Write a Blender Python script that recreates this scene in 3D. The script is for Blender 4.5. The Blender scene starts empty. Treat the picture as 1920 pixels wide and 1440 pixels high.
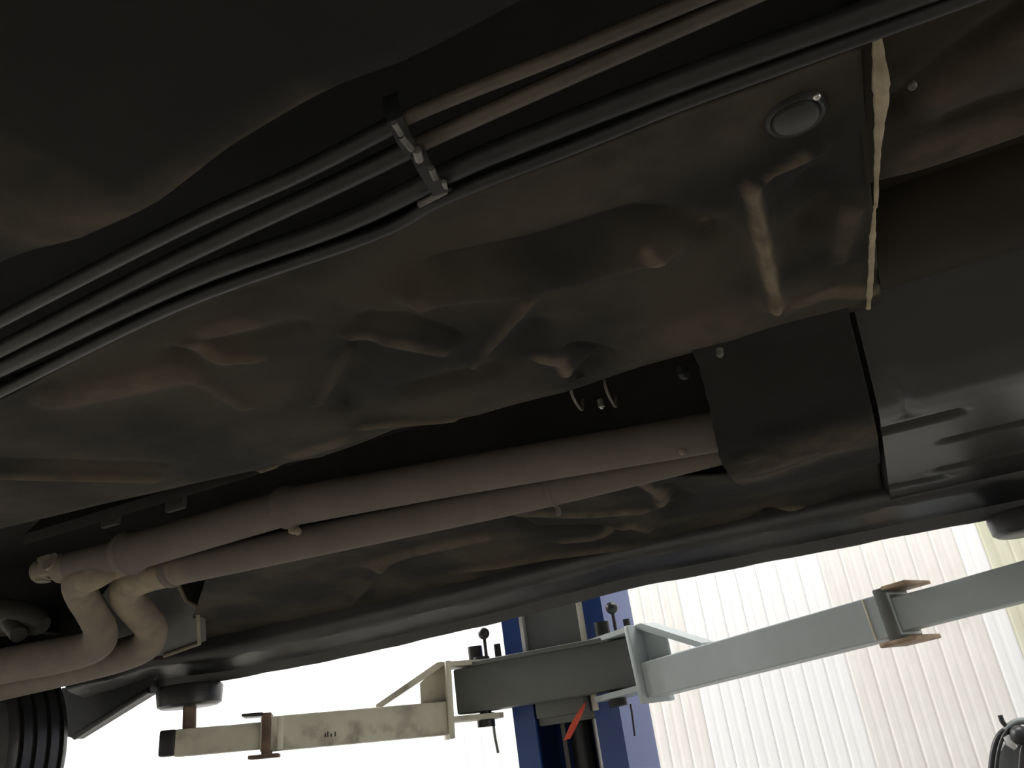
import bpy, bmesh, math, random
import numpy as np
from mathutils import Vector, Matrix
random.seed(4); np.random.seed(4)
S = bpy.context.scene
COL = S.collection
PI = math.pi

# ------------------------------------------------------------------ camera
F_PX, CX, CY = 1550.0, 960.0, 720.0          # focal length and centre for a 1920 x 1440 frame
CAM = np.array([0.0, 0.0, 1.55])             # phone held at chest height under the raised car
def cam_basis():
    vp, hx, hy = (-3200., 2000.), 900., 1400.
    s = (hy - vp[1]) / (hx - vp[0]); roll = math.atan(-s)
    d = (hy + s * (CX - hx) - CY) * math.cos(roll); pitch = math.atan(d / F_PX)
    up = np.array([-math.sin(roll), -math.cos(roll)])
    zen = np.array([CX, CY]) + up * (F_PX / math.tan(pitch))
    n = lambda p: np.array([p[0] - CX, p[1] - CY, F_PX]) / np.linalg.norm([p[0] - CX, p[1] - CY, F_PX])
    U = n(zen); X = -n(vp); X = X - U * (X @ U); X /= np.linalg.norm(X)
    return np.stack([X, np.cross(U, X), U])
R = cam_basis()
cd = bpy.data.cameras.new('camera'); cam = bpy.data.objects.new('camera', cd); COL.objects.link(cam)
cd.sensor_fit = 'HORIZONTAL'; cd.sensor_width = 36.0; cd.lens = 36.0 * F_PX / 1920.0
cd.clip_start = 0.02; cd.clip_end = 60
m = Matrix.Identity(4)
for i in range(3):
    m[i][0] = R[i][0]; m[i][1] = -R[i][1]; m[i][2] = -R[i][2]; m[i][3] = CAM[i]
cam.matrix_world = m
S.camera = cam

# ------------------------------------------------------------------ exposure, world, lamps
S.view_settings.view_transform = 'Standard'; S.view_settings.look = 'None'
S.view_settings.gamma = 1.0; S.view_settings.use_curve_mapping = False
S.view_settings.exposure = 0.0
S.cycles.use_denoising = True
S.cycles.max_bounces = 10; S.cycles.diffuse_bounces = 6
W = bpy.data.worlds.new('world'); S.world = W; W.use_nodes = True
W.node_tree.nodes['Background'].inputs[0].default_value = (0.6, 0.7, 0.8, 1)
W.node_tree.nodes['Background'].inputs[1].default_value = 0.02
def area(name, loc, target, sx, sy, power, color):
    l = bpy.data.lights.new(name, 'AREA'); l.shape = 'RECTANGLE'; l.size = sx; l.size_y = sy
    l.energy = power; l.color = color
    o = bpy.data.objects.new(name, l); COL.objects.link(o); o.location = loc
    o.rotation_euler = (Vector(target) - Vector(loc)).to_track_quat('-Z', 'Y').to_euler()
    return o
# rows of fluorescent lamps under the ceiling: along the far wall, at both ends of the bay and behind the camera
area('lamp_wall_row_a', (-4.2, 3.1, 4.0), (-4.2, 4.0, 1.4), 3.4, 0.35, 270, (1.0, 0.99, 0.97))
area('lamp_wall_row_b', (0.35, 2.9, 3.9), (0.2, 3.7, 1.4), 1.9, 0.35, 66, (1.0, 0.98, 0.95))
area('lamp_end_row', (3.4, 0.8, 4.0), (3.0, 0.8, 0), 0.4, 3.0, 30, (0.93, 0.97, 1.0))
area('added_end_light', (4.8, 0.2, 1.3), (0, 0.4, 1.3), 3.4, 2.4, 50, (1.0, 0.96, 0.9))   # added area light at the bay end, brightens bends and tray
area('lamp_far_end_row', (-5.2, 1.0, 4.0), (-5.0, 1.2, 0), 0.4, 3.0, 150, (1.0, 0.97, 0.92))
area('lamp_bay_row', (-1.0, -2.2, 4.0), (-1.0, -2.0, 0), 4.0, 0.35, 150, (1.0, 0.97, 0.93))

# ------------------------------------------------------------------ helpers
def ray(px, py):
    v = R @ np.array([px - CX, py - CY, F_PX]); return v / np.linalg.norm(v)
def hz(px, py, dz):                           # point at height dz above the camera
    v = ray(px, py); return CAM + v * (dz / v[2])
def vy(px, py, y):                            # point on the plane Y = y
    v = ray(px, py); return CAM + v * (y / v[1])
def vx(px, py, x):
    v = ray(px, py); return CAM + v * (x / v[0])

class MB:
    def __init__(s): s.v = []; s.f = []
    def add(s, vs, fs):
        n = len(s.v); s.v += [tuple(map(float, p)) for p in vs]; s.f += [tuple(i + n for i in q) for q in fs]; return s
    def box(s, a, b, bev=0.0):
        x0, y0, z0 = a; x1, y1, z1 = b
        if bev <= 0:
            vs = [(x, y, z) for x in (x0, x1) for y in (y0, y1) for z in (z0, z1)]
            return s.add(vs, [(0, 1, 3, 2), (4, 6, 7, 5), (0, 4, 5, 1), (2, 3, 7, 6), (0, 2, 6, 4), (1, 5, 7, 3)])
        bm = bmesh.new(); bmesh.ops.create_cube(bm, size=1)
        for v in bm.verts:
            v.co = Vector(((x0 + x1) / 2 + v.co.x * (x1 - x0), (y0 + y1) / 2 + v.co.y * (y1 - y0), (z0 + z1) / 2 + v.co.z * (z1 - z0)))
        bmesh.ops.bevel(bm, geom=bm.edges[:], offset=bev, segments=2, profile=0.5, affect='EDGES')
        s.bm(bm); return s
    def bm(s, bm):
        bm.verts.index_update()
        s.add([v.co for v in bm.verts], [[v.index for v in f.verts] for f in bm.faces]); bm.free()
    def tube(s, pts, r, n=16, cap=True):
        pts = [Vector(p) for p in pts]; rs = r if hasattr(r, '__len__') else [r] * len(pts)
        rings = []; up = Vector((0.13, 0.21, 0.97)).normalized()
        for i, p in enumerate(pts):
            t = (pts[min(i + 1, len(pts) - 1)] - pts[max(i - 1, 0)]).normalized()
            a = t.cross(up)
            if a.length < 0.1: a = t.cross(Vector((1, 0, 0)))
            a.normalize(); b = t.cross(a).normalized()
            rings.append([p + (a * math.cos(2 * PI * k / n) + b * math.sin(2 * PI * k / n)) * rs[i] for k in range(n)])
        vs = [q for rg in rings for q in rg]
        fs = [(i * n + k, i * n + (k + 1) % n, (i + 1) * n + (k + 1) % n, (i + 1) * n + k) for i in range(len(pts) - 1) for k in range(n)]
        if cap: fs += [tuple(range(n - 1, -1, -1)), tuple((len(pts) - 1) * n + k for k in range(n))]
        return s.add(vs, fs)
    def prism(s, poly, ax, a, b):             # polygon in the plane normal to axis ax, extruded from a to b
        n = len(poly)
        def P(u, v, w): return {'x': (w, u, v), 'y': (u, w, v), 'z': (u, v, w)}[ax]
        vs = [P(u, v, a) for u, v in poly] + [P(u, v, b) for u, v in poly]
        return s.add(vs, [tuple(range(n)), tuple(range(2 * n - 1, n - 1, -1))] + [(i, (i + 1) % n, n + (i + 1) % n, n + i) for i in range(n)])
    def sphere(s, c, r, n=14):
        bm = bmesh.new(); bmesh.ops.create_uvsphere(bm, u_segments=n, v_segments=n // 2 + 2, radius=r)
        for v in bm.verts: v.co += Vector(c)
        s.bm(bm); return s
    def build(s, name, mat, parent=None, smooth=35):
        me = bpy.data.meshes.new(name); me.from_pydata(s.v, [], s.f)
        bm = bmesh.new(); bm.from_mesh(me); bmesh.ops.recalc_face_normals(bm, faces=bm.faces[:]); bm.to_mesh(me); bm.free()
        me.materials.append(mat)
        if smooth: 
            for p in me.polygons: p.use_smooth = True
            me.set_sharp_from_angle(angle=math.radians(smooth))
        return link(name, me, parent)
def link(name, me, parent=None):
    o = bpy.data.objects.new(name, me); COL.objects.link(o)
    if parent is not None:
        o.parent = parent
        if 'base' in parent: o.location = -Vector(parent['base'])
    return o
def tag(o, label=None, cat=None, group=None, kind=None):
    for k, v in (('label', label), ('category', cat), ('group', group), ('kind', kind)):
        if v: o[k] = v
    return o
def thing(name, loc, label, cat, group=None):
    o = bpy.data.objects.new(name, None); COL.objects.link(o); o.location = loc; o['base'] = list(loc); o.empty_display_size = 0.1
    return tag(o, label, cat, group)
def catmull(pts, n=8):
    P = [np.array(p, float) for p in pts]; P = [2 * P[0] - P[1]] + P + [2 * P[-1] - P[-2]]; out = []
    for i in range(1, len(P) - 2):
        for k in range(n):
            t = k / n; a, b, c, d = P[i - 1:i + 3]
            out.append(0.5 * (2 * b + (c - a) * t + (2 * a - 5 * b + 4 * c - d) * t * t + (3 * b - a - 3 * c + d) * t ** 3))
    out.append(P[-2]); return out

# ------------------------------------------------------------------ materials
def mat(name, base, rough=0.6, metal=0.0, second=None, scale=8.0, amount=0.5, bump=0.0, bscale=60.0, spec=0.5,
        attr=None, attrcol=None, detail=5.0, lo=0.4, hi=0.65, third=None, tscale=30.0, stretch=None):
    M = bpy.data.materials.new(name); M.use_nodes = True; N = M.node_tree; L = N.links
    B = N.nodes['Principled BSDF']; B.inputs['Roughness'].default_value = rough; B.inputs['Metallic'].default_value = metal
    B.inputs['Specular IOR Level'].default_value = spec
    tc = N.nodes.new('ShaderNodeTexCoord')
    vec = tc.outputs['Object']
    if stretch:
        mp = N.nodes.new('ShaderNodeMapping'); mp.inputs['Scale'].default_value = stretch; L.new(vec, mp.inputs[0]); vec = mp.outputs[0]
    rgb = N.nodes.new('ShaderNodeRGB'); rgb.outputs[0].default_value = (*base, 1); out = rgb.outputs[0]
    def mixin(out, fac, colr):
        mx = N.nodes.new('ShaderNodeMix'); mx.data_type = 'RGBA'
        L.new(fac, mx.inputs[0]); L.new(out, mx.inputs[6]); mx.inputs[7].default_value = (*colr, 1); return mx.outputs[2]
    def noise(sc, lo, hi, amt):
        nz = N.nodes.new('ShaderNodeTexNoise'); nz.inputs['Scale'].default_value = sc; nz.inputs['Detail'].default_value = detail
        L.new(vec, nz.inputs['Vector'])
        mr = N.nodes.new('ShaderNodeMapRange'); mr.inputs[1].default_value = lo; mr.inputs[2].default_value = hi
        mr.inputs[3].default_value = 0; mr.inputs[4].default_value = amt
        L.new(nz.outputs['Fac'], mr.inputs[0]); return mr.outputs[0]
    if second: out = mixin(out, noise(scale, lo, hi, amount), second)
    if third: out = mixin(out, noise(tscale, 0.52, 0.7, 0.7), third)
    if attr:
        at = N.nodes.new('ShaderNodeAttribute'); at.attribute_name = attr
        nz = noise(26.0, 0.15, 0.6, 1.0); mm = N.nodes.new('ShaderNodeMath'); mm.operation = 'MULTIPLY'
        L.new(at.outputs['Fac'], mm.inputs[0]); L.new(nz, mm.inputs[1]); out = mixin(out, mm.outputs[0], attrcol)
    L.new(out, B.inputs['Base Color'])
    if bump:
        nb = N.nodes.new('ShaderNodeTexNoise'); nb.inputs['Scale'].default_value = bscale; nb.inputs['Detail'].default_value = 4
        L.new(vec, nb.inputs['Vector'])
        bp = N.nodes.new('ShaderNodeBump'); bp.inputs['Strength'].default_value = bump; bp.inputs['Distance'].default_value = 0.01
        L.new(nb.outputs['Fac'], bp.inputs['Height']); L.new(bp.outputs[0], B.inputs['Normal'])
    return M
M = {}
M['underseal'] = mat('underseal', (0.061, 0.053, 0.0415), 0.8, 0, (0.028, 0.0285, 0.0275), 5.5, 0.95, 0.12, 55, 0.06, 'dust_and_light', (0.25, 0.20, 0.14), lo=0.42, hi=0.62)
M['underseal_plain'] = mat('underseal_plain', (0.020, 0.020, 0.0185), 0.75, 0, (0.013, 0.0135, 0.0135), 4.0, 0.9, 0.1, 50, 0.08, 'dust_and_light', (0.08, 0.066, 0.046))
M['tunnel'] = mat('tunnel_dark', (0.045, 0.043, 0.040), 0.8, 0, (0.03, 0.03, 0.029), 6, 0.8, 0.1, 50, 0.2)
M['pan_tan'] = mat('pan_tan', (0.030, 0.0245, 0.017), 0.65, 0, (0.018, 0.015, 0.0115), 7.0, 0.7, 0.1, 60, 0.1, 'dust_and_light', (0.2, 0.16, 0.11))
M['sealant'] = mat('sealant', (0.40, 0.33, 0.22), 0.7, 0, (0.24, 0.195, 0.13), 30, 0.8, 0.3, 90, 0.3)
M['pipe'] = mat('exhaust_dusty', (0.155, 0.132, 0.112), 0.75, 0, (0.125, 0.108, 0.093), 14, 0.6, 0.05, 120, 0.25, 'dust_and_light', (0.36, 0.29, 0.20))  # the last tint carries the light painted on the exhaust bends
M['pipe_bright'] = mat('exhaust_bend', (0.24, 0.195, 0.145), 0.7, 0, (0.18, 0.145, 0.11), 12, 0.6, 0.05, 120, 0.3)
M['joint'] = mat('dusty_cast_metal', (0.25, 0.22, 0.17), 0.75, 0, (0.17, 0.15, 0.115), 24, 0.6, 0.2, 90, 0.25)
M['line_tan'] = mat('dusty_line', (0.10, 0.083, 0.06), 0.5, 0, (0.05, 0.042, 0.032), 20, 0.8, 0, 10, 0.5)
M['line_black'] = mat('black_hose', (0.014, 0.0145, 0.015), 0.5, 0, (0.035, 0.034, 0.032), 16, 0.5, 0.05, 90, 0.5)
M['clip'] = mat('clip_metal', (0.20, 0.19, 0.17), 0.42, 0.2, (0.05, 0.045, 0.04), 60, 0.8)
M['plug'] = mat('rubber_plug', (0.03, 0.032, 0.031), 0.5, 0, (0.022, 0.023, 0.022), 20, 0.5)
M['steel'] = mat('bright_steel', (0.65, 0.64, 0.6), 0.25, 0.9)
M['tray'] = mat('grey_tray', (0.024, 0.0235, 0.022), 0.38, 0, (0.015, 0.015, 0.0148), 5, 0.7, 0.04, 30, 0.42)
M['shield'] = mat('dull_shield', (0.10, 0.098, 0.086), 0.55, 0.1, (0.065, 0.065, 0.058), 8, 0.7, 0.1, 60)
M['sill'] = mat('black_sill', (0.022, 0.023, 0.025), 0.33, 0, (0.05, 0.05, 0.048), 7, 0.7, 0.08, 24, 0.7)
M['rubber'] = mat('black_rubber', (0.014, 0.014, 0.015), 0.38, 0, (0.026, 0.026, 0.026), 14, 0.7, 0.08, 60, 0.55)
M['plastic'] = mat('black_plastic', (0.016, 0.017, 0.018), 0.45, 0, (0.028, 0.028, 0.028), 9, 0.6)
M['paint'] = mat('car_paint', (0.02, 0.022, 0.026), 0.25, 0.1)
M['rim'] = mat('rim_alloy', (0.3, 0.3, 0.31), 0.35, 0.8)
M['arm_grey'] = mat('arm_grey_paint', (0.52, 0.58, 0.60), 0.45, 0, (0.43, 0.48, 0.49), 5, 0.6, 0.03, 40)
M['arm_worn'] = mat('arm_worn_paint', (0.66, 0.64, 0.51), 0.5, 0, (0.47, 0.45, 0.36), 7, 0.75, 0.03, 40, 0.4, third=(0.2, 0.19, 0.15), tscale=14)
M['carriage'] = mat('carriage_grey', (0.155, 0.165, 0.16), 0.5, 0, (0.12, 0.126, 0.12), 5, 0.6, 0.02, 40)
M['rust'] = mat('rusty_steel', (0.11, 0.07, 0.05), 0.7, 0.1, (0.22, 0.15, 0.10), 30, 0.7, 0.2, 90)
M['rust_tan'] = mat('worn_tan_edge', (0.5, 0.38, 0.26), 0.6, 0, (0.28, 0.18, 0.12), 40, 0.7)
M['black_metal'] = mat('black_metal', (0.018, 0.018, 0.02), 0.4, 0.2, (0.03, 0.03, 0.03), 15, 0.6)
M['white_strip'] = mat('pale_sticker', (0.72, 0.70, 0.58), 0.5, 0, (0.55, 0.53, 0.42), 20, 0.6)
M['blue'] = mat('blue_post_paint', (0.022, 0.068, 0.26), 0.33, 0, (0.018, 0.055, 0.22), 5, 0.6, 0.0, 30, 0.5)
M['rod'] = mat('cylinder_rod', (0.62, 0.62, 0.62), 0.3, 0.5)
M['red'] = mat('red_ribbon', (0.75, 0.10, 0.05), 0.6, 0, (0.6, 0.07, 0.04), 30, 0.5)
M['concrete'] = mat('concrete', (0.20, 0.19, 0.17), 0.75, 0, (0.15, 0.143, 0.13), 1.5, 0.7, 0.1, 30)
M['plaster'] = mat('plaster', (0.66, 0.65, 0.62), 0.8, 0, (0.58, 0.57, 0.54), 1.2, 0.5)
M['panel_white'] = mat('panel_white', (0.88, 0.88, 0.88), 0.35, 0, (0.74, 0.75, 0.77), 1.6, 0.55, 0, 1, 0.4, stretch=(3, 1, 0.8))
M['panel_beige'] = mat('panel_beige', (0.76, 0.735, 0.70), 0.4, 0, (0.86, 0.845, 0.82), 2.2, 0.8, 0, 1, 0.4, third=(0.66, 0.635, 0.595), tscale=4, stretch=(3, 1, 1.2))
M['panel_olive'] = mat('panel_olive', (0.60, 0.60, 0.46), 0.4, 0, (0.72, 0.72, 0.60), 3, 0.8, 0, 1, 0.4, stretch=(3, 1, 1))
M['grey_plastic'] = mat('grey_plastic', (0.16, 0.175, 0.175), 0.45, 0, (0.11, 0.12, 0.12), 10, 0.6)

# ------------------------------------------------------------------ the room
X0, X1, Y0, Y1, ZC = -7.0, 5.0, -4.0, 4.2, 4.3
def struct(name, mb, mt): o = mb.build(name, mt, smooth=0); o['kind'] = 'structure'; return o
struct('floor', MB().box((X0, Y0, -0.1), (X1, Y1, 0)), M['concrete'])
struct('ceiling', MB().box((X0, Y0, ZC), (X1, Y1, ZC + 0.1)), M['plaster'])
struct('wall_left', MB().box((X0 - 0.1, Y0, 0), (X0, Y1, ZC)), M['plaster'])
struct('wall_right', MB().box((X1, Y0, 0), (X1 + 0.1, Y1, ZC)), M['plaster'])
struct('wall_front', MB().box((X0, Y0 - 0.1, 0), (X1, Y0, ZC)), M['plaster'])
wb = struct('wall_back', MB().box((X0, Y1, 0), (X1, Y1 + 0.1, ZC)), M['plaster'])
PW = 0.098
def panel_mesh(mt):                           # one tongue-and-groove lining strip: flat face, shallow rib, recessed joint
    w = PW; d = 0.007
    prof = [(0.0004, 0), (0.0004, -d * 0.72), (0.006, -d * 0.72), (0.012, -d), (w * 0.38, -d), (w * 0.46, -d * 0.86), (w * 0.54, -d * 0.86), (w * 0.62, -d),
            (w - 0.008, -d), (w - 0.0004, -d * 0.78), (w - 0.0004, 0)]
    mb = MB(); mb.prism(prof, 'z', 0.005, ZC - 0.005)
    me = bpy.data.meshes.new('wall_panel'); me.from_pydata(mb.v, [], mb.f); me.materials.append(mt)
    bm = bmesh.new(); bm.from_mesh(me); bmesh.ops.recalc_face_normals(bm, faces=bm.faces[:]); bm.to_mesh(me); bm.free()
    return me
PM = {k: panel_mesh(M['panel_' + k]) for k in ('white', 'beige', 'olive')}
for i in range(int((X1 - X0) / PW)):
    x = X0 + i * PW
    k = 'beige' if -0.24 < x < 0.34 else 'olive' if 0.40 < x < 0.7 else 'white'
    if -1.25 < x < -1.0: k = 'beige'
    o = link('wall_panel', PM[k], wb); o.location = (x, Y1, 0)

# ------------------------------------------------------------------ the car
ZP = 1.975                                    # height of the floor pan's underside
car = thing('car', (-0.7, 1.1, 1.80), 'dark underside of a raised car with dusty exhaust, drive shaft and dented floor pans', 'car')
def seg_dist(PX, PY, poly):
    best = np.full(PX.shape, 9.0); along = np.zeros(PX.shape); tot = 0; L = []
    for a, b in zip(poly[:-1], poly[1:]): L.append(np.hypot(b[0] - a[0], b[1] - a[1]))
    T = sum(L)
    for (a, b), l in zip(zip(poly[:-1], poly[1:]), L):
        t = np.clip(((PX - a[0]) * (b[0] - a[0]) + (PY - a[1]) * (b[1] - a[1])) / (l * l + 1e-12), 0, 1)
        d = np.hypot(PX - a[0] - t * (b[0] - a[0]), PY - a[1] - t * (b[1] - a[1]))
        u = (tot + t * l) / T; m_ = d < best; best = np.where(m_, d, best); along = np.where(m_, u, along); tot += l
    return best, along
def relief(PX, PY, feats, dz):
    H = np.zeros(PX.shape); D = np.zeros(PX.shape)
    for pix, w, amp, dust_and_light in feats:
        poly = [hz(px, py, dz)[:2] for px, py in pix]
        if len(poly) == 1: poly = poly + [poly[0] + np.array([1e-4, 0])]
        d, u = seg_dist(PX, PY, poly)
        g = np.exp(-(d / w) ** 2); H += 1.25 * amp * g; D = np.maximum(D, dust_and_light * np.exp(-(d / (w * 0.85)) ** 4))
    return H, D
def lumps(PX, PY, amp, sc, seed):
    rng = np.random.RandomState(seed); H = np.zeros(PX.shape)
    for k in range(14):
        a = rng.uniform(0, 2 * PI); fr = sc * rng.uniform(0.5, 1.8); H += np.sin((PX * math.cos(a) + PY * math.sin(a)) * fr + rng.uniform(0, 6.3)) / 14
    return H * amp * 2
def sheet(name, xs, yfun, nv, zfun, feats, dz, mt, parent, lump=0.004, seed=1, dustfun=None, thick=0.0):
    """a pressed sheet: columns along X, rows across from the near to the far edge; ridges press downward"""
    nu = len(xs); V = np.linspace(0, 1, nv)
    PX = np.repeat(np.array(xs)[:, None], nv, 1); PY = np.zeros((nu, nv))
    for i, x in enumerate(xs): a, b = yfun(x); PY[i] = a + (b - a) * V
    H, D = relief(PX, PY, feats, dz); Z = zfun(PX, PY, V[None, :]) - H - lumps(PX, PY, lump, 22, seed)
    vs = np.stack([PX, PY, Z], -1).reshape(-1, 3)
    fs = [(i * nv + j, i * nv + j + 1, (i + 1) * nv + j + 1, (i + 1) * nv + j) for i in range(nu - 1) for j in range(nv - 1)]
    me = bpy.data.meshes.new(name); me.from_pydata(vs.tolist(), [], fs); me.materials.append(mt)
    for p in me.polygons: p.use_smooth = True
    if dustfun is not None: D = np.maximum(D, dustfun(PX, PY, V[None, :]))
    at = me.attributes.new('dust_and_light', 'FLOAT', 'POINT'); at.data.foreach_set('value', D.reshape(-1).astype(np.float32))
    bm = bmesh.new(); bm.from_mesh(me); bm.faces.ensure_lookup_table()
    if bm.faces[0].normal.z > 0: bmesh.ops.reverse_faces(bm, faces=bm.faces[:])
    bm.to_mesh(me); bm.free()
    o = link(name, me, parent)
    if thick:
        sm = o.modifiers.new('thickness', 'SOLIDIFY'); sm.thickness = thick; sm.offset = -1
    return o

# --- near floor pan
near_px = [(0, 740), (300, 585), (600, 462), (840, 365), (1100, 265), (1280, 195), (1640, 65)]
far_px = [(0, 1000), (250, 940), (490, 890), (600, 870), (740, 815), (900, 785), (1060, 745), (1300, 670), (1630, 585)]
nearP = np.array([hz(*p, 0.425)[:2] for p in near_px]); farP = np.array([hz(*p, 0.425)[:2] for p in far_px])
def pan_edges(x):
    yn = np.interp(x, nearP[:, 0], nearP[:, 1]); yf = np.interp(x, farP[:, 0], farP[:, 1])
    return yn, yf
pan_feats = [
    ([(790, 545), (960, 522), (1100, 490), (1235, 455)], 0.024, 0.017, 0.0), ([(1205, 450), (1235, 470)], 0.008, 0.003, 0.55),
    ([(830, 503), (1000, 462), (1180, 405), (1240, 410), (1330, 432)], 0.017, -0.011, 0), ([(785, 545)], 0.014, 0.004, 0.2),
    ([(360, 648), (420, 672), (480, 668)], 0.011, 0.007, 0.3), ([(330, 660), (440, 640), (560, 610)], 0.014, -0.005, 0),
    ([(660, 625), (740, 637), (830, 655)], 0.010, 0.008, 0.3), ([(690, 598), (760, 600), (850, 632)], 0.012, -0.007, 0),
    ([(990, 555), (940, 620), (888, 682)], 0.008, 0.008, 0.25), ([(1005, 610), (930, 695), (780, 730)], 0.022, -0.010, 0),
    ([(595, 755), (618, 720), (650, 660)], 0.008, 0.006, 0.15), ([(645, 765), (680, 640)], 0.016, -0.008, 0),
    ([(1010, 665), (1050, 672), (1062, 695)], 0.010, 0.009, 0.45), ([(1080, 655), (1130, 668), (1085, 715)], 0.016, -0.013, 0),
    ([(0, 885), (140, 890), (290, 893)], 0.010, 0.009, 0.3), ([(0, 866), (150, 870), (300, 872)], 0.014, -0.004, 0),
    ([(345, 690), (420, 738), (455, 757)], 0.010, 0.005, 0.12), ([(100, 745), (250, 720), (330, 700)], 0.03, 0.006, 0.3),
    ([(685, 800), (760, 790), (850, 785)], 0.010, 0.006, 0.3), ([(560, 855), (640, 825)], 0.02, 0.004, 0.3), ([(490, 888), (515, 880)], 0.008, 0.006, 0.5),
    ([(1530, 270), (1440, 305), (1405, 340), (1425, 430), (1450, 560)], 0.0105, 0.010, 0.0),
    ([(1402, 335), (1412, 380), (1425, 440), (1450, 560)], 0.0085, 0.003, 0.85), ([(1500, 280), (1440, 310)], 0.008, 0.001, 0.35),
    ([(1530, 345), (1560, 380), (1520, 420)], 0.022, -0.012, 0), ([(1595, 400), (1575, 480)], 0.012, 0.007, 0.25), ([(1325, 428)], 0.006, 0.003, 0.3),
    ([(1500, 560), (1560, 545), (1625, 548)], 0.016, 0.003, 0.45), ([(1300, 620), (1450, 560)], 0.06, 0.006, 0.15),
    ([(1490, 215)], 0.030, -0.004, 0), ([(1000, 380), (1200, 300), (1350, 240)], 0.06, 0.004, 0.14),
    ([(400, 620), (460, 610)], 0.02, 0.004, 0.25)]
def pan_z(PX, PY, V):
    lip = np.exp(-(V / 0.018) ** 2) * 0.004 + np.exp(-((1 - V) / 0.02) ** 2) * 0.004
    roll = np.where(V > 0.9, ((V - 0.9) / 0.1) ** 2 * 0.012, 0)
    return ZP - lip + roll + 0 * PX
xs = np.concatenate([np.linspace(-2.1, -1.1, 60, endpoint=False), np.linspace(-1.1, 0.094, 300)])
pan = sheet('floor_pan', xs, pan_edges, 120, pan_z, pan_feats, 0.425, M['underseal'], car, 0.0035, 3, thick=0.004)
tag(pan, 'dented brown-black floor pan with worn tan creases')

# drain plug: recessed rubber disc with a raised rim
c = hz(1490, 215, 0.424)
mb = MB(); n = 32
prof = [(0.0, -0.0075), (0.015, -0.0075), (0.0175, -0.006), (0.019, -0.0025), (0.0205, -0.004), (0.0225, -0.0045), (0.0245, -0.001), (0.026, 0.004)]
vs = [(c[0], c[1], c[2] + prof[0][1])]; fs = []
for r_, z_ in prof[1:]: vs += [(c[0] + r_ * math.cos(2 * PI * k / n), c[1] + r_ * math.sin(2 * PI * k / n), c[2] + z_) for k in range(n)]
fs += [(0, 1 + k, 1 + (k + 1) % n) for k in range(n)]
for q in range(len(prof) - 2): fs += [(1 + q * n + k, 1 + q * n + (k + 1) % n, 1 + (q + 1) * n + (k + 1) % n, 1 + (q + 1) * n + k) for k in range(n)]
mb.add(vs, fs); tag(mb.build('drain_plug', M['plug'], pan), 'round grey rubber drain plug'); pan.children[0].location = (0, 0, 0)
c2 = hz(1531, 180, 0.412); b = MB().sphere(c2, 0.0035, 10).build('plug_stud', M['steel'], pan)

# seam of cream sealant along the folded edge of the pan
seam_px = [(1632, -30, 6), (1637, 0, 10), (1640, 22, 8), (1645, 60, 5), (1648, 85, 7), (1652, 130, 12), (1655, 170, 14), (1655, 210, 12), (1651, 250, 8), (1648, 300, 5), (1646, 340, 4),
           (1645, 385, 4.5), (1642, 402, 2.5), (1640, 430, 4), (1637, 470, 6), (1635, 520, 5), (1632, 560, 5), (1630, 583, 4)]
mb = MB(); pts = []; rs = []
for x, y, w in seam_px:
    p = hz(x, y, 0.412); d = np.linalg.norm(p - CAM); pts.append(p); rs.append(w * d / F_PX * 0.95)
pp = catmull(pts, 4); rr = np.interp(np.linspace(0, len(pts) - 1, len(pp)), range(len(pts)), rs)
mb.tube(pp, [max(0.0012, r_ + random.uniform(-.0006, .0006)) for r_ in rr], 10)
for i, (x, y, z) in enumerate(mb.v): mb.v[i] = (x, y, 1.966 + (z - 1.962) * 0.9)
tag(mb.build('seam_sealant', M['sealant'], pan, 60), 'cream strip of seam sealant along the folded pan edge')

# --- second floor pan beyond the seam, with pressed ribs, then the recessed tunnel side with its rounded rail
xs2 = np.linspace(0.090, 0.9, 120)
feats2 = [([(1920, 20), (1800, 100), (1680, 195)], 0.012, -0.006, 0), ([(1920, 180), (1840, 195), (1780, 215)], 0.009, -0.004, 0),
          ([(1920, 100), (1800, 160)], 0.04, 0.006, 0.25), ([(1920, 240), (1750, 290)], 0.04, 0.005, 0.3)]
p2 = sheet('floor_pan', xs2, lambda x: (0.50, 0.752), 60, lambda PX, PY, V: ZP + 0.004 + np.where(V > 0.93, ((V - 0.93) / 0.07) ** 2 * 0.02, 0) + 0 * PX, feats2, 0.425, M['pan_tan'], car, 0.002, 8, thick=0.004)
p2['label'] = 'plain brownish floor pan beyond the sealant seam'
b = MB().sphere(hz(1710, 160, 0.418), 0.004, 10).build('bolt', M['clip'], p2)
mb = MB(); prof = [(0.748, 1.985), (0.756, 2.03), (0.80, 2.045), (0.84, 2.035)]
for k in range(13):
    a = PI * (0.98 - k / 12 * 0.98); prof.append((0.945 + 0.095 * math.cos(a), 2.035 - 0.062 * math.sin(a)))
prof += [(1.05, 2.12)]
outer = prof + [(y, z + 0.01) for y, z in reversed(prof)]
mb.prism(outer, 'x', 0.094, 0.9)
tag(mb.build('tunnel_rail', M['pan_tan'], car, 40), 'rounded brown rail along the tunnel')

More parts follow.
